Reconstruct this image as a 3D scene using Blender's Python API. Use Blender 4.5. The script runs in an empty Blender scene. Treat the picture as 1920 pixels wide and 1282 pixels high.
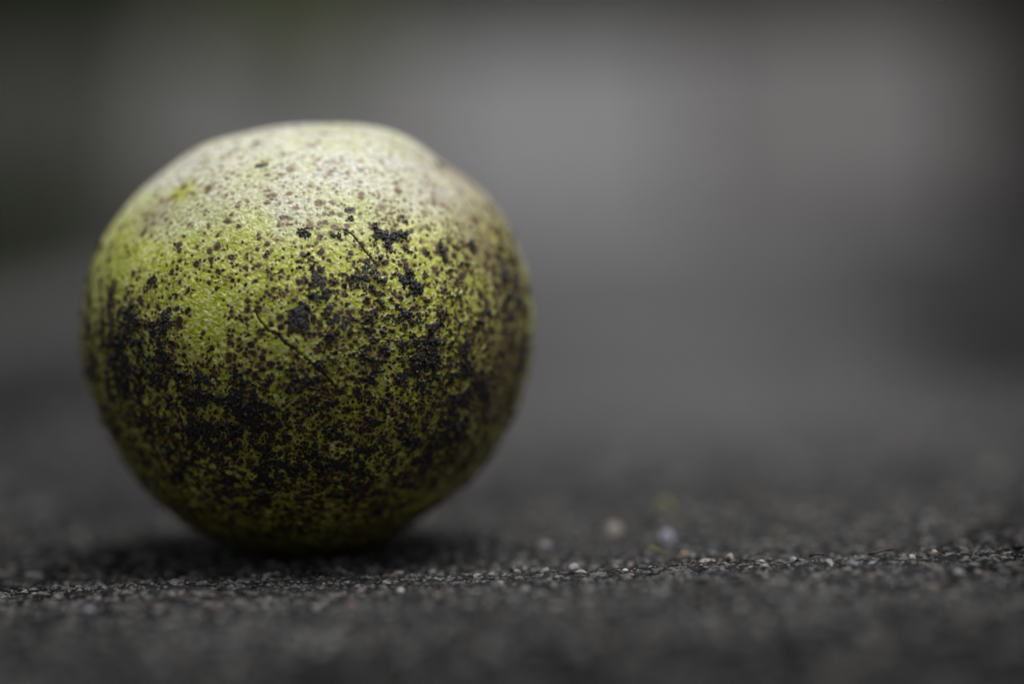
import bpy, bmesh, math, random
import numpy as np
from mathutils import Vector, Matrix

random.seed(7)
RNG = np.random.default_rng(11)
S = bpy.context.scene
COL = S.collection

# ------------------------------------------------------------------ camera
W0, H0 = 1920.0, 1282.0
FPX = 100.0 / 36.0 * W0                       # 100 mm lens, in photograph pixels
PITCH, ROLL = math.radians(4.0), math.radians(2.08)
R = 0.025                                     # radius of the fruit
ZC = 0.3137                                   # depth of its centre
CEN = Vector((0.0, 0.0, 0.02375))             # its centre above the asphalt
FWD = Vector((0, math.cos(PITCH), -math.sin(PITCH)))
RIGHT0 = Vector((1, 0, 0)); UP0 = RIGHT0.cross(FWD)
# the camera leans clockwise, so the ground climbs to the right
RIGHT = RIGHT0 * math.cos(ROLL) - UP0 * math.sin(ROLL)
UP = UP0 * math.cos(ROLL) + RIGHT0 * math.sin(ROLL)
CAM = CEN - FWD * ZC - RIGHT * ((579 - W0/2) / FPX * ZC) + UP * ((632 - H0/2) / FPX * ZC)

cd = bpy.data.cameras.new('camera'); cam = bpy.data.objects.new('camera', cd); COL.objects.link(cam)
cam.matrix_world = Matrix(((RIGHT.x, UP.x, -FWD.x, CAM.x), (RIGHT.y, UP.y, -FWD.y, CAM.y),
                           (RIGHT.z, UP.z, -FWD.z, CAM.z), (0, 0, 0, 1)))
cd.lens = 100; cd.sensor_width = 36; cd.clip_start = 0.01; cd.clip_end = 500
cd.dof.use_dof = True; cd.dof.focus_distance = ZC - 0.88 * R; cd.dof.aperture_fstop = 5.0
cd.dof.aperture_blades = 0
S.camera = cam

# ------------------------------------------------------------------ light
SUN_EL, SUN_AZ = math.radians(77), math.radians(95)     # high, a little to the right of the fruit
w = bpy.data.worlds.new('World'); S.world = w; w.use_nodes = True
nt = w.node_tree; bg = nt.nodes['Background']
sky = nt.nodes.new('ShaderNodeTexSky'); sky.sky_type = 'NISHITA'; sky.sun_disc = False
sky.sun_elevation = SUN_EL; sky.sun_rotation = SUN_AZ
sky.air_density = 1.0; sky.dust_density = 6.0; sky.ozone_density = 1.0
hs = nt.nodes.new('ShaderNodeHueSaturation'); hs.inputs['Saturation'].default_value = 0.25   # grey cloud cover
nt.links.new(sky.outputs[0], hs.inputs['Color']); nt.links.new(hs.outputs[0], bg.inputs[0])
bg.inputs[1].default_value = 0.052
sd = bpy.data.lights.new('sun', 'SUN'); sun = bpy.data.objects.new('sun', sd); COL.objects.link(sun)
sd.energy = 1.5; sd.angle = math.radians(38); sd.color = (1.0, 0.993, 0.98)
sv = Vector((math.sin(SUN_AZ) * math.cos(SUN_EL), math.cos(SUN_AZ) * math.cos(SUN_EL), math.sin(SUN_EL)))
sun.rotation_euler = sv.to_track_quat('Z', 'Y').to_euler(); sun.location = sv * 3
vs = S.view_settings; vs.view_transform = 'Standard'; vs.look = 'None'; vs.gamma = 1; vs.exposure = 0.84
vs.use_curve_mapping = False
S.render.engine = 'CYCLES'; S.cycles.use_denoising = True
S.cycles.max_bounces = 6

# ------------------------------------------------------------------ helpers
def tag(o, label=None, cat=None, group=None, kind=None):
    if label: o['label'] = label
    if cat: o['category'] = cat
    if group: o['group'] = group
    if kind: o['kind'] = kind
    return o
def mesh_obj(name, me, mat=None, parent=None):
    o = bpy.data.objects.new(name, me); COL.objects.link(o)
    if mat is not None and not me.materials: me.materials.append(mat)
    if parent is not None: o.parent = parent
    return o
def np_mesh(name, verts, faces, smooth=True):
    """verts (n,3), faces (m,k) -> mesh, quickly"""
    verts = np.asarray(verts, np.float32); faces = np.asarray(faces, np.int32)
    me = bpy.data.meshes.new(name); m, k = faces.shape
    me.vertices.add(len(verts)); me.vertices.foreach_set('co', verts.ravel())
    me.loops.add(m * k); me.loops.foreach_set('vertex_index', faces.ravel())
    me.polygons.add(m); me.polygons.foreach_set('loop_start', np.arange(m, dtype=np.int32) * k)
    me.polygons.foreach_set('use_smooth', np.full(m, smooth, bool))
    me.update(calc_edges=True); me.validate()
    return me
def attr(me, name, vals):
    a = me.attributes.new(name, 'FLOAT', 'POINT'); a.data.foreach_set('value', np.asarray(vals, np.float32))
def col_attr(me, vals):
    a = me.attributes.new('tint', 'FLOAT_COLOR', 'POINT')
    v = np.ones((len(vals), 4), np.float32); v[:, :3] = vals
    a.data.foreach_set('color', v.ravel())
def _h(ix, iy, iz, seed):
    h = (ix.astype(np.uint32) * np.uint32(374761393) + iy.astype(np.uint32) * np.uint32(668265263)
         + iz.astype(np.uint32) * np.uint32(2246822519) + np.uint32(seed * 974711 + 13))
    h = (h ^ (h >> np.uint32(13))) * np.uint32(1274126177); h ^= h >> np.uint32(16)
    h = h * np.uint32(2654435761); h ^= h >> np.uint32(15)
    return h.astype(np.float32) / np.float32(2**32)
def vnoise(p, scale, seed, octv=1, gain=0.5):
    """value noise, about 0..1, mean 0.5"""
    out = np.zeros(len(p), np.float32); amp = 1.0; tot = 0.0
    for o in range(octv):
        q = np.asarray(p, np.float32) * np.float32(scale * 2**o) + np.float32(100 + 17.3 * o)
        i = np.floor(q).astype(np.int64); f = (q - i).astype(np.float32); f = f * f * f * (f * (f * 6 - 15) + 10)
        acc = np.zeros(len(p), np.float32)
        for dx in (0, 1):
            wx = f[:, 0] if dx else 1 - f[:, 0]
            for dy in (0, 1):
                wy = f[:, 1] if dy else 1 - f[:, 1]
                for dz in (0, 1):
                    wz = f[:, 2] if dz else 1 - f[:, 2]
                    acc += wx * wy * wz * _h(i[:, 0] + dx, i[:, 1] + dy, i[:, 2] + dz, seed + o)
        out += amp * acc; tot += amp; amp *= gain
    return out / tot
def sstep(a, b, x):
    t = np.clip((x - a) / (b - a), 0, 1); return t * t * (3 - 2 * t)
def ray(px, py):
    return (FWD + RIGHT * ((px - W0/2) / FPX) - UP * ((py - H0/2) / FPX)).normalized()
def on_ground(px, py, z=0.0):
    d = ray(px, py); return CAM + d * ((z - CAM.z) / d.z)
def on_fruit(px, py):
    """unit direction from the fruit's centre to where that sight line meets it"""
    d = ray(px, py); oc = CAM - CEN; b = oc.dot(d); c = oc.length_squared - (R * 0.995)**2
    disc = b * b - c
    t = -b - math.sqrt(disc) if disc > 0 else -b
    return (CAM + d * t - CEN).normalized()

class N:
    """tiny node-tree builder"""
    def __init__(s, name):
        s.m = bpy.data.materials.new(name); s.m.use_nodes = True; s.t = s.m.node_tree
        s.b = s.t.nodes['Principled BSDF']
    def new(s, typ, **kw):
        n = s.t.nodes.new(typ)
        for k, v in kw.items(): setattr(n, k, v)
        return n
    def put(s, sock, v):
        if hasattr(v, 'is_output') or isinstance(v, bpy.types.NodeSocket): s.t.links.new(v, sock)
        else: sock.default_value = v
    def math(s, op, a, b=0.0, c=0.0, clamp=False):
        n = s.new('ShaderNodeMath', operation=op, use_clamp=clamp)
        s.put(n.inputs[0], a); s.put(n.inputs[1], b); s.put(n.inputs[2], c); return n.outputs[0]
    def mix(s, f, a, b, blend='MIX'):
        n = s.new('ShaderNodeMix', data_type='RGBA', blend_type=blend)
        s.put(n.inputs[0], f); s.put(n.inputs[6], a); s.put(n.inputs[7], b); return n.outputs[2]
    def rng(s, v, a, b, c=0.0, d=1.0, smooth=True):
        n = s.new('ShaderNodeMapRange', interpolation_type='SMOOTHSTEP' if smooth else 'LINEAR')
        s.put(n.inputs[0], v); s.put(n.inputs[1], a); s.put(n.inputs[2], b); s.put(n.inputs[3], c); s.put(n.inputs[4], d)
        return n.outputs[0]
    def coord(s): return s.new('ShaderNodeTexCoord').outputs['Object']
    def noise(s, vec, scale, detail=4.0, rough=0.55):
        n = s.new('ShaderNodeTexNoise'); s.put(n.inputs['Vector'], vec); s.put(n.inputs['Scale'], scale)
        n.inputs['Detail'].default_value = detail; n.inputs['Roughness'].default_value = rough
        return n
    def vor(s, vec, scale, rnd=1.0):
        n = s.new('ShaderNodeTexVoronoi'); s.put(n.inputs['Vector'], vec); s.put(n.inputs['Scale'], scale)
        n.inputs['Randomness'].default_value = rnd; return n
    def attr(s, name):
        return s.new('ShaderNodeAttribute', attribute_name=name)
    def bump(s, h, strength, dist, prev=None):
        n = s.new('ShaderNodeBump'); n.inputs['Strength'].default_value = strength; n.inputs['Distance'].default_value = dist
        s.put(n.inputs['Height'], h)
        if prev is not None: s.put(n.inputs['Normal'], prev)
        return n.outputs[0]
def c4(r, g, b): return (r, g, b, 1.0)

# ------------------------------------------------------------------ materials
def m_asphalt():
    n = N('asphalt'); co = n.coord()
    g = n.noise(co, 1500, 3).outputs[0]; g2 = n.noise(co, 260, 3).outputs[0]; big = n.noise(co, 9, 3).outputs[0]
    c = n.mix(n.rng(g, .35, .7), c4(.004, .004, .0042), c4(.033, .033, .0335))
    c = n.mix(n.rng(g2, .3, .75), c, n.mix(.5, c, c4(.038, .0377, .038)))
    far_sheen = n.attr('far_sheen').outputs['Fac']
    c = n.mix(n.math('MULTIPLY', far_sheen, n.rng(big, .3, .7, .55, .95)), c, c4(.125, .123, .124))  # sheen that grows with distance, painted as a paler base
    edge_amt = n.attr('vignette').outputs['Fac']
    edge_shade = n.rng(n.math('ADD', n.math('MULTIPLY', n.math('SUBTRACT', big, .5), .8), edge_amt), .1, .62)
    c = n.mix(n.math('MULTIPLY', edge_shade, .75), c, c4(.006, .006, .0065))  # painted vignette darkens the asphalt towards the view edges
    v = n.vor(co, 700); sp = n.rng(n.new('ShaderNodeSeparateColor').outputs[0], 0, 1)
    sc = n.new('ShaderNodeSeparateColor'); n.put(sc.inputs[0], v.outputs['Color'])
    pale = n.math('MULTIPLY', n.rng(sc.outputs[0], .78, .95), n.rng(v.outputs['Distance'], .45, .25))
    c = n.mix(n.math('MULTIPLY', pale, .55), c, n.mix(sc.outputs[1], c4(.12, .10, .085), c4(.16, .16, .175)))
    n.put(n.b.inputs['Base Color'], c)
    n.put(n.b.inputs['Roughness'], n.rng(edge_shade, 0, 1, .9, .8)); n.b.inputs['Specular IOR Level'].default_value = 0.0
    n.put(n.b.inputs['Normal'], n.bump(g, .6, .0004, n.bump(g2, .5, .001)))
    return n.m
def m_tint(name, rough=.75, amp=.35, scale=2500, bump=.0002, spec=.35):
    """colour comes from the piece's own tint, with fine mineral grain"""
    n = N(name); co = n.coord(); t = n.attr('tint').outputs['Color']
    g = n.noise(co, scale, 3).outputs[0]
    c = n.mix(n.rng(g, .3, .72), n.mix(amp, t, c4(.01, .01, .01)), n.mix(amp * .5, t, c4(.5, .49, .47)))
    n.put(n.b.inputs['Base Color'], c); n.b.inputs['Roughness'].default_value = rough
    n.b.inputs['Specular IOR Level'].default_value = spec
    n.put(n.b.inputs['Normal'], n.bump(g, .6, bump)); return n.m
def m_plain(name, a, b, scale, rough=.7, bump=.0002, spec=.35):
    n = N(name); co = n.coord(); g = n.noise(co, scale, 5, .6).outputs[0]
    n.put(n.b.inputs['Base Color'], n.mix(n.rng(g, .3, .7), c4(*a), c4(*b)))
    n.b.inputs['Roughness'].default_value = rough; n.b.inputs['Specular IOR Level'].default_value = spec
    n.put(n.b.inputs['Normal'], n.bump(g, .7, bump)); return n.m
def m_husk():
    n = N('walnut_husk'); co = n.coord()
    dens = n.attr('pore_amount').outputs['Fac']; dirt = n.attr('dirt').outputs['Fac']
    yel = n.attr('yellow').outputs['Fac']; tan = n.attr('tan').outputs['Fac']; pale = n.attr('pale').outputs['Fac']
    wob = n.noise(co, 900, 2)
    va = n.new('ShaderNodeVectorMath', operation='MULTIPLY_ADD')
    n.put(va.inputs[0], wob.outputs['Color']); va.inputs[1].default_value = (.0005,) * 3; n.put(va.inputs[2], co)
    cw = va.outputs[0]
    mott = n.noise(co, 1900, 4, .62).outputs[0]; mid = n.noise(co, 330, 4, .55).outputs[0]; big = n.noise(co, 90, 3).outputs[0]
    base = n.mix(n.rng(mid, .3, .7), c4(.40, .47, .020), c4(.58, .61, .095))
    base = n.mix(n.math('MULTIPLY', pale, n.rng(mid, .25, .6, .55, 1)), base, c4(.565, .56, .495))  # sky sheen on the top painted as paler skin
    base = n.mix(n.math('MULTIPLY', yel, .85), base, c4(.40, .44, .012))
    base = n.mix(n.math('MULTIPLY', n.rng(mott, .49, .62), .85), base, n.mix(pale, c4(.74, .75, .36), c4(.76, .75, .66)))      # pale raised flecks, tiny highlights painted into their colour
    base = n.mix(n.math('MULTIPLY', n.rng(mott, .48, .34), .5), base, c4(.16, .17, .02))
    tm = n.math('MULTIPLY', tan, n.rng(big, .3, .62, .3, 1))
    base = n.mix(tm, base, c4(.20, .145, .09))
    # grime film rubbed into the lower and right side
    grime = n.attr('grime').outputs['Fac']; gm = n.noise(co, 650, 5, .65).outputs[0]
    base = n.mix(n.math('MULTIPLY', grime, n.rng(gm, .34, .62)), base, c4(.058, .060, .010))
    # pores and black spots, three sizes; each with a brown rim
    ht = None
    thin = n.math('SUBTRACT', 1.0, n.math('MULTIPLY', pale, .8))
    thin2 = n.math('SUBTRACT', 1.0, n.math('MULTIPLY', pale, .35))
    for sc_, lo, hi, k in ((620, .20, .34, .40), (950, .16, .50, 1.4), (1350, .14, .50, 1.6), (2400, .25, .5, 1.1)):
        v = n.vor(cw, sc_); s = n.new('ShaderNodeSeparateColor'); n.put(s.inputs[0], v.outputs['Color'])
        on = n.rng(n.math('SUBTRACT', n.math('MULTIPLY', n.math('MULTIPLY', dens, k), thin if sc_ < 1300 else thin2), s.outputs[0]), -.02, .03)
        rad = n.rng(s.outputs[1], 0, 1, lo, hi, smooth=False)
        rel = n.math('DIVIDE', v.outputs['Distance'], rad)
        rim = n.math('MULTIPLY', n.rng(rel, 1.75, 1.0), on); core = n.math('MULTIPLY', n.rng(rel, 1.02, .80), on)
        base = n.mix(n.math('MULTIPLY', rim, .6), base, c4(.19, .11, .035))
        dk = n.mix(s.outputs[2], c4(.005, .004, .004), c4(.020, .011, .008))
        fade = n.math('MULTIPLY', core, n.math('SUBTRACT', .97, n.math('MULTIPLY', pale, .5)))
        base = n.mix(fade, base, n.mix(n.math('MULTIPLY', pale, .8), dk, c4(.15, .08, .06)))
        ht = fade if ht is None else n.math('MAXIMUM', ht, fade)
    # soil crust
    gr = n.noise(co, 3200, 3, .6).outputs[0]
    dm = n.rng(n.math('ADD', dirt, n.math('MULTIPLY', n.math('SUBTRACT', mott, .5), 2.7)), .47, .72)
    soil = n.mix(n.rng(gr, .35, .7), c4(.010, .009, .009), c4(.042, .036, .034))
    soil = n.mix(n.rng(mid, .52, .72), soil, c4(.035, .023, .015))
    halo = n.rng(n.math('ADD', dirt, n.math('MULTIPLY', n.math('SUBTRACT', mott, .5), 1.2)), .18, .55)
    base = n.mix(n.math('MULTIPLY', halo, .5), base, c4(.12, .085, .022))
    base = n.mix(n.math('MULTIPLY', dm, .97), base, soil)
    n.put(n.b.inputs['Base Color'], base)
    n.put(n.b.inputs['Roughness'], n.mix(dm, c4(.44, .44, .44), c4(.7, .7, .7)))
    n.b.inputs['Specular IOR Level'].default_value = .38
    n.b.inputs['Subsurface Weight'].default_value = 0.0
    n.put(n.b.inputs['Sheen Weight'], 0.0); n.b.inputs['Sheen Roughness'].default_value = .4
    h1 = n.bump(mott, .9, .00018); h2 = n.bump(n.math('MULTIPLY', gr, dm), .8, .0003, h1)
    n.put(n.b.inputs['Normal'], n.bump(ht, .5, .00008, h2))
    return n.m
M = dict(asphalt=m_asphalt(), stone=m_tint('aggregate', rough=.5, amp=.45, spec=.14), pebble=m_tint('pebble_mineral', .6, .2, 1800),
         husk=m_husk(), soil=m_plain('wet_soil', (.004, .004, .0045), (.028, .026, .028), 3000, .42, .0004, .6),
         crack=m_plain('crack_scar', (.006, .004, .004), (.03, .016, .010), 4000, .6),
         leafgreen=m_plain('green_leaf', (.11, .125, .025), (.20, .21, .05), 900, .6),
         leafbit=m_plain('dead_leaf', (.010, .007, .005), (.04, .025, .015), 900, .6),
         moss=m_plain('moss_green', (.07, .08, .015), (.17, .18, .03), 1500, .6),
         verge=m_plain('verge_soil', (.010, .011, .007), (.03, .03, .02), 30, .9, .01),
         grass=m_plain('dark_grass', (.012, .016, .006), (.035, .043, .014), 20, .6, .001, .25),
         fresh=m_plain('olive_grass', (.11, .13, .06), (.24, .27, .13), 20, .6, .001, .25),
         litter=m_plain('brown_litter', (.02, .014, .010), (.06, .04, .028), 25, .8, .001, .2))

# ------------------------------------------------------------------ asphalt sheet
def axis(lo, hi, step, far_lo, far_hi, grow=1.22):
    a = list(np.arange(lo, hi, step)); s = step
    while a[-1] < far_hi: s *= grow; a.append(a[-1] + s)
    pre = []; s = step; x = a[0]
    while x > far_lo: s *= grow; x -= s; pre.append(x)
    return np.array(pre[::-1] + a)
KERB_Y = 1.20
def ground_h(p):
    q = p.copy(); q[:, 2] = 0
    fade = 1.0 / (1.0 + (np.hypot(q[:, 0], q[:, 1]) / .35)**2)
    h = (vnoise(q, 70, 1) - .5) * .0012
    f = vnoise(q, 420, 3, 2); h += (np.abs(f - .5) * -2 + .35) * .0007
    h += (vnoise(q, 1300, 7, 1) - .5) * .00030
    return h * fade
gx = axis(-.045, .095, .00030, -14, 14); gy = axis(-.065, .055, .00030, -14, KERB_Y + .02)
gy = np.minimum(gy, KERB_Y + .03); gy = np.unique(gy)
X, Y = np.meshgrid(gx, gy); P = np.stack([X.ravel(), Y.ravel(), np.zeros(X.size)], 1).astype(np.float32)
P[:, 2] = ground_h(P)
ny, nx = X.shape
I = np.arange(nx * ny).reshape(ny, nx)
F = np.stack([I[:-1, :-1].ravel(), I[:-1, 1:].ravel(), I[1:, 1:].ravel(), I[1:, :-1].ravel()], 1)
am = np_mesh('asphalt_ground', P, F)
def vignette_at(p):                                        # vignette painted dark at the view edges: x, y, size across, size along
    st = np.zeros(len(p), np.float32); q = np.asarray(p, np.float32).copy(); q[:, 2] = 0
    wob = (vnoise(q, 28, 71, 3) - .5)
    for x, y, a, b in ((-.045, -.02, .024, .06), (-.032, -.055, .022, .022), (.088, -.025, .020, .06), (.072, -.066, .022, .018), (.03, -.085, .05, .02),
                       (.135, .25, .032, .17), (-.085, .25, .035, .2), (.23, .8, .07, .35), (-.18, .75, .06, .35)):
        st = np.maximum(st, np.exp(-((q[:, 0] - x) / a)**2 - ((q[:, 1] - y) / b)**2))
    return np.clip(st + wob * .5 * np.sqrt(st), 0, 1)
st = vignette_at(P)
attr(am, 'vignette', st)
du = np.zeros(len(P), np.float32)                       # grazing sheen beyond the walnut, painted as paler asphalt
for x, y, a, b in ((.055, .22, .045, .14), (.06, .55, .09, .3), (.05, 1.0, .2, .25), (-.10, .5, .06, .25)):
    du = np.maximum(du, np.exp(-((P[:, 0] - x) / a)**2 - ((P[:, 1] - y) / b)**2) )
attr(am, 'far_sheen', du)
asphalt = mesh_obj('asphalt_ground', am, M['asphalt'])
tag(asphalt, 'dark worn asphalt surface with fine exposed grit', kind='structure')

# ------------------------------------------------------------------ stones in the asphalt
def ico(sub):
    bm = bmesh.new(); bmesh.ops.create_icosphere(bm, subdivisions=sub, radius=1.0)
    v = np.array([x.co[:] for x in bm.verts], np.float32); f = np.array([[q.index for q in x.verts] for x in bm.faces], np.int32)
    bm.free(); return v, f
ICO1, ICO2, ICO3, ICO4 = ico(1), ico(2), ico(3), ico(4)
STONE_COLS = np.array([(.045, .045, .047), (.06, .06, .062), (.085, .083, .082), (.12, .118, .115), (.035, .035, .036),
                       (.19, .185, .18), (.17, .14, .105), (.15, .10, .08), (.28, .275, .27), (.10, .105, .12)], np.float32)
STONE_COLS *= np.array([.42, .48, .58, .75, .4, 1.05, .85, .8, 1.25, .75], np.float32)[:, None]
STONE_P = np.array([.22, .21, .17, .12, .13, .06, .035, .018, .022, .035]); STONE_P /= STONE_P.sum()
def rot_batch(n):
    q = RNG.normal(size=(n, 4)); q /= np.linalg.norm(q, axis=1)[:, None]
    a, b, c, d = q.T
    return np.stack([np.stack([1-2*(c*c+d*d), 2*(b*c-a*d), 2*(b*d+a*c)], 1), np.stack([2*(b*c+a*d), 1-2*(b*b+d*d), 2*(c*d-a*b)], 1),
                     np.stack([2*(b*d-a*c), 2*(c*d+a*b), 1-2*(b*b+c*c)], 1)], 1)
def grit_field(xr, yr, n, smin, smax, sink):
    xy = np.stack([RNG.uniform(*xr, n), RNG.uniform(*yr, n)], 1)
    keep = np.hypot(xy[:, 0], xy[:, 1]) > .0045
    xy = xy[keep]; n = len(xy)
    s = smin * (smax / smin)**(RNG.random(n)**2.8)
    c = np.zeros((n, 3), np.float32); c[:, :2] = xy; c[:, 2] = ground_h(c); c[:, 2] -= s * sink
    return c, s
parts = [grit_field((-.045, .095), (-.062, .03), 26000, .00015, .00085, .28),
         grit_field((-.09, .14), (.03, .22), 6000, .0005, .0024, .40),
         grit_field((-.08, .10), (-.12, -.062), 4500, .0003, .0014, .35)]
c = np.concatenate([p[0] for p in parts]); s = np.concatenate([p[1] for p in parts]); n = len(c)
V0, F0 = ICO1; k = len(V0)
jit = 1 + RNG.uniform(-.28, .28, (n, k)); ax = RNG.uniform(.6, 1.25, (n, 3)); ax[:, 2] *= .85
V = (V0[None] * jit[..., None]) * ax[:, None, :]
V = np.einsum('nij,nkj->nki', rot_batch(n), V); V[..., 2] *= .75
V = V * s[:, None, None] + c[:, None, :]
Fg = (F0[None] + (np.arange(n) * k)[:, None, None]).reshape(-1, 3)
me = np_mesh('grit', V.reshape(-1, 3), Fg, smooth=False)
cc = STONE_COLS[RNG.choice(len(STONE_COLS), n, p=STONE_P)] * RNG.uniform(.6, 1.1, (n, 1)) * (1 - .72 * sstep(.1, .7, vignette_at(c)))[:, None]  # grit takes the same painted edge darkening
col_attr(me, np.repeat(cc, k, 0))
grit = mesh_obj('grit', me, M['stone'], asphalt); tag(grit, kind='stuff')

def lump_mesh(name, base, seed, rough=.25, freq=1.3, squash=(1, 1, 1), tint=None, facet=0.0):
    v, f = base; p = v.copy()
    d = 1 + (vnoise(v + seed * 3.7, freq, seed, 3) - .5) * 2 * rough
    p = p * d[:, None]
    if facet:                                           # chip flat sides into the stone
        r = np.random.default_rng(seed)
        for _ in range(9):
            nn = r.normal(size=3); nn /= np.linalg.norm(nn); dd = p @ nn; lim = r.uniform(.55, .85)
            p -= np.where(dd > lim, (dd - lim) * facet, 0)[:, None] * nn
    p = p * np.array(squash, np.float32)
    me = np_mesh(name, p, f, smooth=facet == 0)
    if tint is not None: col_attr(me, np.tile(np.array(tint, np.float32), (len(p), 1)))
    return me
stone_meshes = []
for i in range(20):
    t = STONE_COLS[(3, 5, 2, 3, 3, 2, 6, 9, 5, 1)[i % 10]] * (0.7 + .02 * i)
    stone_meshes.append(lump_mesh('stone', ICO2 if i % 2 else ICO1, 40 + i, .3, 1.2, (1, .8, .62), t, .8))
    stone_meshes[-1].materials.append(M['stone'])
for i in range(200):                                    # larger stones set into the sharp strip of asphalt
    px = random.uniform(0, 1920); py = 1100 - (px - 600) * .0364 + random.gauss(0, 26)
    q = on_ground(px, py)
    if math.hypot(q.x, q.y) < .008: continue
    o = mesh_obj('stone', stone_meshes[random.randrange(20)], None, asphalt)
    sc = random.uniform(.0003, .0007)
    o.location = (q.x, q.y, float(ground_h(np.array([[q.x, q.y, 0]], np.float32))[0]) - sc * .12); o.scale = (sc,) * 3
    o.rotation_euler = (random.uniform(-.4, .4), random.uniform(-.4, .4), random.uniform(0, 6.28))

# ------------------------------------------------------------------ loose pebbles and scraps on the asphalt
def pebble(px, py, wpx, hgt, tint, label, seed, group=None, facet=.7):
    q = on_ground(px, py); rad = wpx / 2 / FPX * (q - CAM).dot(FWD)
    me = lump_mesh('pebble', ICO3, seed, .22, 1.0, (1, .85, hgt), tint, facet); me.materials.append(M['pebble'])
    o = mesh_obj('pebble', me)
    z0 = float(ground_h(np.array([[q.x, q.y, 0]], np.float32))[0])
    o.scale = (rad,) * 3; o.location = (q.x, q.y, z0 + rad * hgt * .55); o.rotation_euler = (0, 0, random.uniform(0, 6.28))
    tag(o, label, 'pebble', group); return o
PEB = [(752, 1110, 17, .75, (.62, .62, .60), 'tiny bright white pebble in front of the walnut on dark grit'),
       (748, 1072, 22, .45, (.30, .30, .34), 'small flat bluish grey pebble at the edge of the walnut shadow'),
       (1252, 1012, 30, .95, (.55, .54, .66), 'pale lilac white pebble below the green leaf scrap'),
       (1150, 1006, 34, 1.1, (.34, .31, .28), 'blurred beige upright pebble beside the lilac white pebble'),
       (1020, 1028, 30, .75, (.28, .28, .31), 'blurred light grey pebble between walnut and beige pebble'),
       (1075, 1062, 22, .7, (.40, .38, .36), 'off white chip lying next to a pinkish pebble'),
       (1090, 1070, 26, .5, (.36, .28, .25), 'pinkish flat pebble beside an off white chip'),
       (970, 1068, 16, .8, (.38, .29, .24), 'small salmon pink pebble alone at the end of the walnut shadow'),
       (1172, 1076, 15, .7, (.55, .56, .58), 'tiny bright white chip between pinkish pebble and moss sprig'),
       (1284, 1044, 24, .6, (.30, .19, .11), 'rust orange pebble near the yellow green moss sprig'),
       (1325, 1056, 40, .3, (.42, .38, .34), 'long cream splinter of stone lying flat on the asphalt'),
       (1368, 1056, 22, .8, (.33, .30, .28), 'cream pebble just past the long cream splinter'),
       (1434, 1076, 18, .6, (.40, .41, .44), 'small silvery grey chip between cream pebble and dark leaf crumb'),
       (1488, 1050, 18, .8, (.40, .38, .40), 'small pale mauve pebble beside a dark leaf crumb'),
       (1752, 1044, 16, 1.0, (.38, .33, .27), 'upright tan pebble past the longer dark leaf scrap'),
       (1600, 1072, 30, .4, (.16, .17, .19), 'flat slate grey chip pressed in the asphalt'),
       (1798, 1080, 20, .7, (.40, .40, .39), 'white grey pebble in a damp dark stain beyond the upright tan pebble'),
       (170, 1152, 20, .8, (.36, .35, .40), 'pale lilac pebble alone on the shaded side of the walnut'),
       (620, 1118, 15, .6, (.26, .24, .21), 'dull sandy pebble under the walnut front'),
       (660, 1136, 22, .5, (.22, .13, .10), 'dull reddish flat pebble in front of the walnut'),
       (184, 1130, 16, .6, (.28, .25, .18), 'yellowish pebble close to the pale lilac one'),
       (820, 1124, 20, .6, (.25, .23, .19), 'tan pebble beside the tiny bright white pebble'),
       (1006, 1122, 20, .7, (.34, .37, .36), 'greenish white pebble alone among dull grey grit')]
for i, a in enumerate(PEB): pebble(*a, seed=100 + i)

def ribbon(name, pts, width, mat, up=Vector((0, 0, 1)), thick=.00012):
    """thin bent scrap with real thickness"""
    bm = bmesh.new(); rows = []
    for i, p in enumerate(pts):
        t = (pts[min(i + 1, len(pts) - 1)] - pts[max(i - 1, 0)]).normalized(); sd_ = t.cross(up).normalized()
        f = i / (len(pts) - 1); ww = width * (.25 + 1.1 * math.sin(math.pi * min(.98, .08 + f * .9))) * .5
        rows.append([bm.verts.new(p + sd_ * ww * a + up * b) for a, b in ((-1, 0), (0, thick * 1.5), (1, 0), (0, -thick))])
    for a, b in zip(rows, rows[1:]):
        for j in range(4): bm.faces.new((a[j], a[(j + 1) % 4], b[(j + 1) % 4], b[j]))
    bm.faces.new(rows[0]); bm.faces.new(rows[-1][::-1])
    bmesh.ops.recalc_face_normals(bm, faces=bm.faces)
    me = bpy.data.meshes.new(name); bm.to_mesh(me); bm.free()
    for p in me.polygons: p.use_smooth = True
    return mesh_obj(name, me, mat)
def scrap(name, pxs, width_px, mat, label, cat, lift=.0005):
    pts = []
    for i, (x, y, dz) in enumerate(pxs):
        q = on_ground(x, y); pts.append(Vector((q.x, q.y, lift + dz)))
    o = ribbon(name, pts, width_px / FPX * .3, mat); tag(o, label, cat); return o
scrap('moss_sprig', [(1216, 1046, .0007), (1222, 1046, .0008), (1230, 1047, .0005), (1240, 1048, .0003), (1250, 1051, .0001)], 5, M['moss'],
      'bent yellow green moss sprig on the asphalt', 'moss')
scrap('leaf_scrap', [(1226, 985, .0006), (1236, 985, .0018), (1248, 984, .0024), (1262, 985, .0012)], 44, M['leafgreen'],
      'blurred yellow green leaf scrap behind the lilac white pebble', 'leaf')
scrap('leaf_scrap', [(1628, 1050, .0001), (1645, 1049, .0003), (1660, 1047, .0004), (1676, 1044, .0003)], 12, M['leafbit'],
      'longer dark brown leaf scrap on the grit', 'leaf')
scrap('leaf_scrap', [(1518, 1053, .0001), (1530, 1052, .0003), (1546, 1052, .0002)], 12, M['leafbit'],
      'short dark leaf crumb beside the pale mauve pebble', 'leaf')

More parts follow.
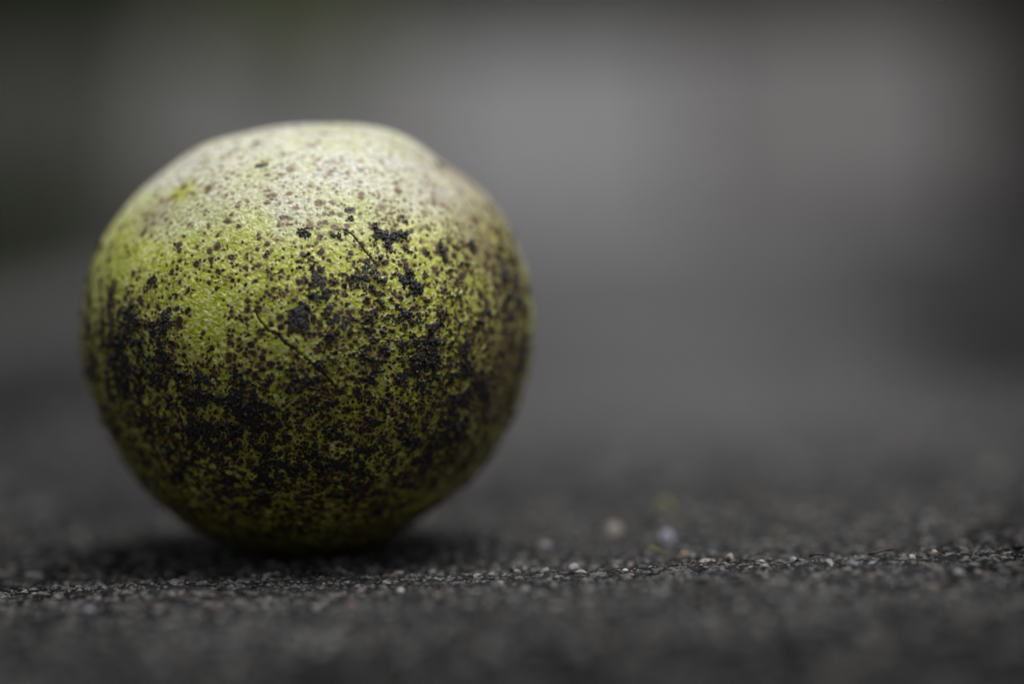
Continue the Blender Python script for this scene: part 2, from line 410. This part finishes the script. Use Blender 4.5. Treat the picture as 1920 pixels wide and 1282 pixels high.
# ------------------------------------------------------------------ the walnut in its husk
OUT = [(600, 228), (556, 229), (457, 246), (376, 270), (313, 314), (261, 357), (218, 410), (193, 449), (173, 497), (157, 577),
       (154, 620), (164, 700), (186, 762), (212, 818), (242, 865), (269, 903), (306, 940), (328, 961), (373, 987), (415, 1009), (470, 1026),
       (530, 1034), (600, 1035), (680, 1018), (747, 989), (803, 954), (852, 917), (897, 880), (934, 828), (964, 767), (990, 692), (999, 640),
       (1001, 600), (993, 528), (976, 472), (950, 413), (914, 360), (875, 328), (828, 299), (803, 278), (784, 264), (766, 254), (734, 239), (675, 229)]
oa = np.array([math.atan2(-(y - 632), x - 579) for x, y in OUT]); orr = np.array([math.hypot(x - 579, y - 632) / 426.5 for x, y in OUT])
o_ = np.argsort(oa); oa, orr = oa[o_], orr[o_]
NU, NV = 1350, 540
th = np.concatenate([np.linspace(.0008, math.radians(112), 430), np.linspace(math.radians(112), math.pi - .004, NV - 430 + 1)[1:]])
ph = np.linspace(0, 2 * math.pi, NU, endpoint=False)
TH, PH = np.meshgrid(th, ph, indexing='ij')
lx, ly, lz = np.sin(TH) * np.cos(PH), np.sin(TH) * np.sin(PH), np.cos(TH)
tocam = (CAM - CEN).normalized(); fr = RIGHT - tocam * RIGHT.dot(tocam); fr.normalize(); fu = tocam.cross(fr)
D3 = (lx[..., None] * np.array(fr) + ly[..., None] * np.array(fu) + lz[..., None] * np.array(tocam)).reshape(-1, 3).astype(np.float32)
kern = np.interp(ph, np.concatenate([oa - 2*np.pi, oa, oa + 2*np.pi]), np.tile(orr, 3))
kk = np.exp(-np.linspace(-3, 3, 41)**2); kk /= kk.sum()
kern = np.convolve(np.concatenate([kern[-20:], kern, kern[:20]]), kk, 'valid')
sil = np.broadcast_to(kern[None, :], TH.shape).ravel()
wgt = (np.sin(TH)**2).ravel()
rad = 1 + (sil - 1) * wgt + (vnoise(D3, 2.2, 21) - .5) * .03 * (1 - wgt)
# each direction's place in the fruit's own face map (right, up), in units of the radius
U = (lx.ravel() * 1.0); Vv = (ly.ravel() * 1.0); FACE = lz.ravel()
def face_uv(px, py):
    d = on_fruit(px, py); return np.array(d, np.float32)
def blob(px, py, rpx, sx=1.0, sy=1.0):
    d = Vector(face_uv(px, py)); t1 = Vector(fr) - d * Vector(fr).dot(d); t1.normalize(); t2 = d.cross(t1)
    a = D3 @ np.array(t1, np.float32) / (rpx / 424 * sx); b = D3 @ np.array(t2, np.float32) / (rpx / 424 * sy)
    g = np.exp(-(a * a + b * b)); g[(D3 @ np.array(d, np.float32)) < 0] = 0
    return g
lat = D3[:, 2]                                          # height on the fruit, -1..1
n_lo = vnoise(D3, 5, 31, 2); n_md = vnoise(D3, 13, 33, 3); n_hi = vnoise(D3, 42, 36, 3, .7)
dirt = np.zeros(len(D3), np.float32)
for b_ in [(280, 620, 75, 1.1, 1.0, .40), (385, 740, 85, 1.2, .8, .17), (560, 590, 34, .8, 1.2, .40), (600, 530, 34, .8, 1.4, .28),
           (690, 530, 42, .9, 1.2, .36), (765, 525, 38, 1, .9, .26), (830, 590, 60, .9, 1.2, .30), (800, 660, 60, 1.2, .8, .22),
           (450, 780, 90, 1.5, .6, .17), (620, 860, 110, 1.6, .5, .22), (720, 430, 26, 1.2, .8, .30), (945, 520, 80, .6, 1.8, .45), (985, 640, 60, .5, 1.8, .4), (165, 620, 50, .5, 2.0, .4),
           (870, 470, 45, .8, 1.3, .25), (210, 560, 60, .7, 1.5, .32), (215, 690, 70, .8, 1.3, .28), (640, 640, 110, 1.4, .8, .26),
           (560, 920, 140, 1.8, .5, .22), (860, 760, 110, .8, 1.2, .25), (330, 860, 90, 1, 1, .18), (500, 690, 60, 1.3, .7, .2)]:
    dirt += blob(*b_[:5]) * b_[5]
back = sstep(.1, -.4, FACE)
low = sstep(.35, -.25, lat)
dirt += low * .19 + back * .22
dirt -= blob(545, 645, 60, 1.4, .6) * .25 + blob(395, 610, 55, 1, 1.3) * .35 + blob(620, 850, 25) * .1
dirt_raw = dirt + (n_md - .5) * .75 + (n_hi - .5) * 1.25
dirt_m = sstep(.27, .66, dirt_raw) * sstep(.62, .40, lat + (n_lo - .5) * .7 - blob(720, 430, 40) * .4 - blob(880, 400, 90) * .3)
dens = .14 + .26 * sstep(.75, .1, lat) + .22 * low + (n_lo - .5) * .55 + (n_md - .5) * .3 + dirt * .35
dens += blob(400, 330, 110, 1.8, .5) * .18 + blob(700, 390, 130, 1.4, .6) * .18 - blob(600, 260, 150, 1.6, .3) * .1 - blob(380, 600, 55, .8, 1.3) * .16 - blob(300, 440, 90, 1.6, .5) * .16 - blob(520, 440, 90, 1.5, .4) * .14 - blob(225, 480, 40, .8, 1.5) * .2
yellow = np.clip(blob(215, 490, 50, .7, 1.6) * 1.3 + blob(335, 352, 26, 1.0, .8) * 1.3 + blob(235, 600, 35, .7, 1.4) * .6 + blob(850, 570, 26, .7, 1.6) * .4
                 + sstep(.2, -.2, lat) * .55 * sstep(.4, .6, n_lo) + sstep(.45, .1, lat) * .25, 0, 1)
tan = np.clip(blob(890, 370, 110, .9, 1.4) * 1.2 + blob(955, 520, 110, .65, 1.8) * 1.2 + blob(960, 660, 90, .5, 1.6) * .6 + blob(280, 400, 60, 1.2, .8) * .45 + blob(420, 470, 60, 1.6, .5) * .25
              + blob(750, 265, 40) * .3 + blob(480, 350, 120, 1.6, .5) * .12, 0, 1)
pale = np.clip(sstep(.36, .76, lat + (n_lo - .5) * .25) * (.65 + n_lo * .45), 0, 1) * (1 - yellow)  # whitish top sheen painted into the skin colour by height
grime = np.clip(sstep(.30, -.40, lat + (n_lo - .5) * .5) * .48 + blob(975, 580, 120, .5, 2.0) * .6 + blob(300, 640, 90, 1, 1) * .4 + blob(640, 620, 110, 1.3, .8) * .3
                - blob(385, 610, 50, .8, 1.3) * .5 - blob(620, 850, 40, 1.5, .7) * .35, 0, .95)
# relief: skin dimples, raised soil crust
relief = (vnoise(D3, 55, 41, 2) - .5) * .0032 + (vnoise(D3, 120, 44, 1) - .5) * .0024
CRACKS = ([(641, 424), (652, 429), (662, 436), (668, 444), (676, 452), (681, 462), (690, 470), (698, 480), (703, 490)],
          [(480, 580), (486, 594), (496, 604), (503, 614), (512, 618), (521, 621), (528, 630), (536, 639), (552, 647), (566, 659), (586, 676), (603, 692), (618, 706), (632, 724)])
for cr in CRACKS:                                       # torn skin: raised lips either side of a groove
    dd = np.full(len(D3), 9.0, np.float32); ds = [Vector(on_fruit(*p)) for p in cr]
    for a, b in zip(ds, ds[1:]):
        for t in (0, .25, .5, .75): dd = np.minimum(dd, np.sum((D3 - np.array(a.lerp(b, t).normalized(), np.float32))**2, 1))
    dd = np.sqrt(dd); relief += .0013 * np.exp(-((dd - .011) / .007)**2) - .004 * np.exp(-(dd / .0055)**2)
crust = dirt_m * (.001 + .010 * vnoise(D3, 110, 47, 2))
rad2 = rad + relief * (1 - .4 * dirt_m) + crust
HV = D3 * (rad2 * R)[:, None]
base_off = float(HV[:, 2].min())
FRUIT_Z = -base_off - .0006 + .0002
idx = np.arange(NU * len(th)).reshape(len(th), NU); nxt = np.roll(idx, -1, 1)
FQ = np.stack([idx[:-1].ravel(), idx[1:].ravel(), nxt[1:].ravel(), nxt[:-1].ravel()], 1)
fruit = bpy.data.objects.new('walnut', None); COL.objects.link(fruit); fruit.empty_display_size = .01
fruit.location = (0, 0, 0)
tag(fruit, 'green walnut in its husk, speckled black and caked with soil, resting on asphalt', 'walnut')
hm = np_mesh('husk', HV + np.array([0, 0, FRUIT_Z], np.float32), FQ)
for nm, a in (('dirt', dirt_m), ('pore_amount', dens), ('yellow', yellow), ('tan', tan), ('grime', grime), ('pale', pale)): attr(hm, nm, a)
# close both poles
bmh = bmesh.new(); bmh.from_mesh(hm); bmh.verts.ensure_lookup_table()
bmh.faces.new([bmh.verts[i] for i in range(NU)]); bmh.faces.new([bmh.verts[i] for i in range(len(HV) - NU, len(HV))][::-1])
bmh.to_mesh(hm); bmh.free()
for p in hm.polygons[-2:]: p.use_smooth = True
husk = mesh_obj('husk', hm, M['husk'], fruit)
print('fruit centre z', FRUIT_Z, 'planned', CEN.z)

from mathutils.kdtree import KDTree
sub = np.arange(0, len(D3), 3); kd = KDTree(len(sub))
for j, i in enumerate(sub): kd.insert(D3[i], j)
kd.balance()
def surf(d, lift=0.0):
    i = sub[kd.find(d)[1]]; return Vector(HV[i]) + Vector((0, 0, FRUIT_Z)) + d * lift
def clod_mesh(name, lumps, seed):
    """crumbly soil clod: several small rough lumps fused in one mesh"""
    vs_, fs_ = [], []; o = 0; r_ = np.random.default_rng(seed)
    bits = []
    for x, y, z, r in lumps:                            # a broken core and the crumbs packed round it
        bits.append((x, y, -.1 * r, r * .72, ICO3))
        for _ in range(9):
            a = r_.uniform(0, 6.28); q = r * r_.uniform(.35, 1.15)
            bits.append((x + math.cos(a) * q, y + math.sin(a) * q, r * r_.uniform(-.1, .45), r * r_.uniform(.16, .38), ICO2))
    for i, (x, y, z, r, base) in enumerate(bits):
        v, f = base; d = 1 + (vnoise(v + seed + i * 5.1, 1.9, seed + i, 3, .7) - .5) * 1.3
        p = (v * d[:, None] * r * r_.uniform(.6, 1.4, 3)) @ rot_batch(1)[0].T * np.array([1, 1, .7]) + np.array([x, y, z])
        vs_.append(p); fs_.append(f + o); o += len(v)
    return np_mesh(name, np.concatenate(vs_), np.concatenate(fs_), smooth=False)
def clod(px, py, lumps_px, seed, mat='soil', flat=1.0):
    """lumps as (right px, down px, radius px) round the clod's middle"""
    d = Vector(on_fruit(px, py)); t1 = Vector(fr) - d * Vector(fr).dot(d); t1.normalize(); t2 = d.cross(t1)
    k = R / 424
    me = clod_mesh('soil_crumb', [(x * k, -y * k, r * k * .25, r * k) for x, y, r in lumps_px], seed)
    o = mesh_obj('soil_crumb', me, M[mat], fruit)
    q = surf(d)
    o.matrix_local = Matrix(((t1.x, t2.x, d.x * flat, q.x), (t1.y, t2.y, d.y * flat, q.y), (t1.z, t2.z, d.z * flat, q.z), (0, 0, 0, 1)))
    return o
clod(722, 435, [(-14, -6, 9), (-4, 0, 12), (8, 4, 11), (18, -2, 9), (30, -8, 8), (40, -10, 7), (6, 18, 8), (12, 28, 7), (-18, -16, 6)], 201)
clod(766, 522, [(0, -12, 9), (-8, 0, 10), (6, 2, 12), (18, 8, 9), (-4, -24, 6), (14, 18, 6)], 202)
clod(568, 430, [(-6, 0, 7), (4, -2, 8), (0, 5, 6), (8, 5, 5)], 203)
clod(630, 437, [(-4, 0, 5), (5, 0, 5)], 204)
clod(757, 640, [(0, 0, 9), (-6, 6, 6)], 205)
clod(786, 660, [(-8, 0, 7), (4, 6, 8), (12, 12, 6)], 206)
clod(690, 500, [(0, -14, 7), (-4, 0, 9), (-12, 14, 10), (4, 16, 8), (-16, 28, 9), (8, 32, 7)], 207, flat=.3)
clod(598, 520, [(0, -20, 7), (-6, -8, 8), (4, 6, 8), (12, 22, 8), (-2, 34, 7)], 208, flat=.4)
clod(566, 592, [(-6, -14, 9), (0, 0, 10), (-12, 8, 8), (8, 12, 8)], 209, flat=.3)
clod(820, 460, [(0, -10, 7), (6, 4, 8), (12, 18, 6)], 210)
clod(288, 515, [(0, 0, 8), (-6, 6, 6), (6, 4, 5)], 211)
clod(214, 530, [(0, 0, 9), (-4, 12, 8)], 212, flat=.4)
clod(880, 455, [(0, 0, 8), (2, 12, 6)], 213)
clod(480, 249, [(0, 0, 5), (6, 1, 4)], 214)
clod(486, 297, [(-6, 0, 5), (3, 0, 6), (11, -1, 5)], 215)
clod(826, 296, [(0, 0, 7), (9, 4, 6)], 216)
clod(925, 375, [(0, 0, 6)], 217)
clod(957, 430, [(0, 0, 7), (4, 12, 8)], 218)
clod(940, 500, [(0, 0, 9), (-4, 14, 10)], 219)
clod(193, 448, [(0, 0, 8), (-5, 14, 8), (-8, 30, 7)], 220)
clod(620, 600, [(0, 0, 8), (10, -8, 8), (22, 4, 8), (30, -6, 6)], 221, flat=.4)
clod(750, 700, [(0, 0, 7), (8, 4, 6)], 222)
clod(310, 590, [(0, 0, 9), (10, 10, 8), (-8, 14, 8)], 223, flat=.4)
clod(372, 700, [(0, 0, 9), (12, 6, 8), (-10, 8, 7)], 224, flat=.4)
clod(760, 795, [(0, 0, 7), (-8, 5, 5)], 225)
clod(172, 520, [(0, 0, 8), (-2, 16, 7)], 228, flat=.6)
clod(985, 520, [(0, 0, 8), (2, 18, 9), (-6, 32, 7)], 229, flat=.6)
clod(910, 560, [(0, 0, 9), (4, 14, 8), (-8, 22, 7)], 230, flat=.5)
clod(965, 620, [(0, 0, 9), (-4, 16, 8)], 231, flat=.5)
clod(650, 390, [(0, 0, 5), (7, -4, 4)], 232, flat=.6)
clod(656, 404, [(0, 0, 6)], 233, flat=.6)
clod(755, 400, [(0, 0, 5), (6, 8, 5)], 234)
clod(270, 905, [(0, 0, 7)], 226)
clod(322, 955, [(0, 0, 8)], 227)

for i, (px, py, r) in enumerate(((398, 705, 3.2), (400, 732, 3.0), (362, 716, 2.4), (780, 690, 3.0), (690, 757, 2.6))):    # pale sand grains stuck in the soil
    d = Vector(on_fruit(px, py)); me = lump_mesh('sand_grain', ICO2, 300 + i, .3, 1.2, (1, .8, .7), (.42, .40, .36), .8); me.materials.append(M['pebble'])
    o = mesh_obj('sand_grain', me, None, fruit); o.location = surf(d, .00012); o.scale = (r / 424 * R,) * 3; o.rotation_euler = (i, i * 2.1, i * .7)

# loose soil grains sticking all over the dirty side: too many to count
w_ = np.clip(dirt_m, 0, 1) * (FACE > -.5) * np.sin(TH).ravel()
w_ = w_ + .012 * (lat < .5) * np.sin(TH).ravel()
pick = RNG.choice(len(D3), 5200, p=w_ / w_.sum())
V0, F0 = ICO1; k = len(V0); n = len(pick)
s = .00006 * (4.6)**(RNG.random(n)**1.6)
jit = 1 + RNG.uniform(-.35, .35, (n, k)); V = V0[None] * jit[..., None] * RNG.uniform(.6, 1.3, (n, 1, 3))
V = np.einsum('nij,nkj->nki', rot_batch(n), V) * s[:, None, None] + (HV[pick] + np.array([0, 0, FRUIT_Z]) + D3[pick] * s[:, None] * .3)[:, None, :]
me = np_mesh('soil_grains', V.reshape(-1, 3), (F0[None] + (np.arange(n) * k)[:, None, None]).reshape(-1, 3), False)
tag(mesh_obj('soil_grains', me, M['soil'], fruit), kind='stuff')

def crack(pxs, wpx, seed):
    ds = [Vector(on_fruit(*p)) for p in pxs]; path = []
    for a, b in zip(ds, ds[1:]):
        for t in np.linspace(0, 1, 7)[:-1]: path.append((a.lerp(b, float(t))).normalized())
    path.append(ds[-1]); r = random.Random(seed); bm = bmesh.new(); rows = []; m = len(path)
    for i, d in enumerate(path):
        t = (path[min(i + 1, m - 1)] - path[max(i - 1, 0)]).normalized(); sd_ = t.cross(d).normalized()
        f = i / (m - 1); wd = wpx / 424 * R * .5 * (.3 + .9 * math.sin(math.pi * (.06 + .88 * f))**.6) * r.uniform(.7, 1.3)
        q = surf(d) + sd_ * wd * r.uniform(-.5, .5)
        rows.append([bm.verts.new(q + sd_ * wd * x + d * z) for x, z in ((-1, -.00004), (-.45, .00009), (.3, .00006), (1, -.00004), (0, -.0002))])
    for a, b in zip(rows, rows[1:]):
        for j in range(5): bm.faces.new((a[j], a[(j + 1) % 5], b[(j + 1) % 5], b[j]))
    bmesh.ops.recalc_face_normals(bm, faces=bm.faces)
    me = bpy.data.meshes.new('crack'); bm.to_mesh(me); bm.free()
    return mesh_obj('crack', me, M['crack'], fruit)
crack(CRACKS[0], 5, 1)
crack(CRACKS[1], 6, 2)

# ------------------------------------------------------------------ blurred background: kerb and dark verge
kerb = bpy.data.objects.new('kerb', None); COL.objects.link(kerb); kerb.location = (0, KERB_Y, 0)
tag(kerb, 'kerb of granite setts with vignette painted into their tones, blurred far behind the walnut', 'kerb')
KH = .108
bm = bmesh.new(); bmesh.ops.create_cube(bm, size=1)
bmesh.ops.scale(bm, vec=(.146, .15, KH + .05), verts=bm.verts)
for v in bm.verts:                                      # battered face
    if v.co.y < 0 and v.co.z > 0: v.co.y += .085
bmesh.ops.bevel(bm, geom=[e for e in bm.edges], offset=.003, segments=2, affect='EDGES')
ks = bpy.data.meshes.new('kerb_stone'); bm.to_mesh(ks); bm.free()
VIGNETTE_TONES = {-2: (.065, .067, .058), -1: (.185, .185, .177), 0: (.262, .258, .259), 1: (.175, .168, .166), 2: (.03, .027, .026)}   # sett tones fall off outward: vignette painted into the stone
for i in range(-14, 15):
    t = VIGNETTE_TONES.get(i) or random.choice([(.06, .062, .05), (.10, .09, .08), (.16, .155, .15)])
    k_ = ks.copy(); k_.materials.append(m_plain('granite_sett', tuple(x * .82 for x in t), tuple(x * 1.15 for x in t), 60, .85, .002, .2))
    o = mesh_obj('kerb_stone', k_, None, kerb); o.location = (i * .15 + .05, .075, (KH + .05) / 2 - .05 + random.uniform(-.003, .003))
# the verge behind it rises as a bank
vx = axis(-1.5, 1.5, .05, -14, 14); vy = axis(KERB_Y + .141, KERB_Y + 1.2, .04, KERB_Y + .141, 14); vy = vy[vy >= KERB_Y + .13]
X, Y = np.meshgrid(vx, vy); P = np.stack([X.ravel(), Y.ravel(), np.zeros(X.size)], 1).astype(np.float32)
P[:, 2] = KH - .02 + .12 * (P[:, 1] - KERB_Y - .13) / (1 + .12 * (P[:, 1] - KERB_Y)) + (vnoise(P, 6, 61, 2) - .5) * .05
ny, nx = X.shape; I = np.arange(nx * ny).reshape(ny, nx)
F = np.stack([I[:-1, :-1].ravel(), I[:-1, 1:].ravel(), I[1:, 1:].ravel(), I[1:, :-1].ravel()], 1)
tag(mesh_obj('verge', np_mesh('verge', P, F), M['verge']), 'dark grassy bank behind the kerb', kind='structure')
def blades(name, spots, hmin, hmax, wd, mat):
    vs_, fs_ = [], []; o = 0
    for x, y, z in spots:
        h = random.uniform(hmin, hmax); a = random.uniform(0, 6.28); ln = random.uniform(.1, .6) * h; b = a + random.uniform(-.6, .6)
        dx, dy = math.cos(a) * wd, math.sin(a) * wd; lx_, ly_ = -math.sin(b) * ln, math.cos(b) * ln
        for f, ww in ((0, 1), (.45, .8), (.8, .45)):
            cx, cy, cz = x + lx_ * f * f, y + ly_ * f * f, z + h * f
            vs_ += [(cx - dx * ww, cy - dy * ww, cz), (cx + dx * ww, cy + dy * ww, cz)]
        vs_.append((x + lx_, y + ly_, z + h * .97))
        fs_ += [(o, o + 1, o + 3), (o, o + 3, o + 2), (o + 2, o + 3, o + 5), (o + 2, o + 5, o + 4), (o + 4, o + 5, o + 6)]; o += 7
    return mesh_obj(name, np_mesh(name, vs_, fs_), mat)
sp = []
for i in range(9000):
    x = random.uniform(-1.2, 1.4); y = KERB_Y + .19 + random.random()**1.5 * 1.1
    sp.append((x, y, KH - .03 + .11 * (y - KERB_Y - .13)))
tag(blades('grass', sp, .07, .20, .0035, M['grass']), 'dark green grass growing on the bank behind the kerb', 'grass', kind='stuff')

# weeds rooted along the foot of the kerb
def tuft(x, y, z, n, spread, h, mat, name, label, group=None):
    sp = []
    for _ in range(n):
        a = random.uniform(0, 6.28); r = spread * math.sqrt(random.random())
        sp.append((math.cos(a) * r, math.sin(a) * r, -.004))
    o = blades(name, sp, h * .4, h, .0028, M[mat]); o.location = (x, y, z); tag(o, label, 'weeds', group)
for x, m in ((-.33, 26), (-.27, 16), (-.21, 8)):  # added tufts, thicker outward, to darken the kerb's left end
    tuft(x, KERB_Y - .03 + random.uniform(-.02, .02), 0, m, .035, .16, 'grass', 'grass_tuft', 'added thin dark green grass tuft darkening the outer kerb', 'added thin grass tufts at the kerb')
for x, y, sr, h, m in ((-.31, .86, .07, .05, 110), (-.28, 1.0, .07, .06, 160), (-.40, .95, .08, .07, 160), (-.215, .80, .05, .03, 60), (-.19, 1.0, .05, .035, 60), (-.15, 1.12, .05, .04, 50), (-.16, .62, .04, .02, 40)):
    tuft(x, y, 0, m, sr, h, 'grass', 'low_weed', 'low dark green weed patch on the asphalt before the kerb', 'low weeds before the kerb')
tuft(-.10, KERB_Y + .10, KH - .004, 150, .05, .055, 'fresh', 'grass_tuft', 'lighter olive green grass tuft leaning over the kerb top')
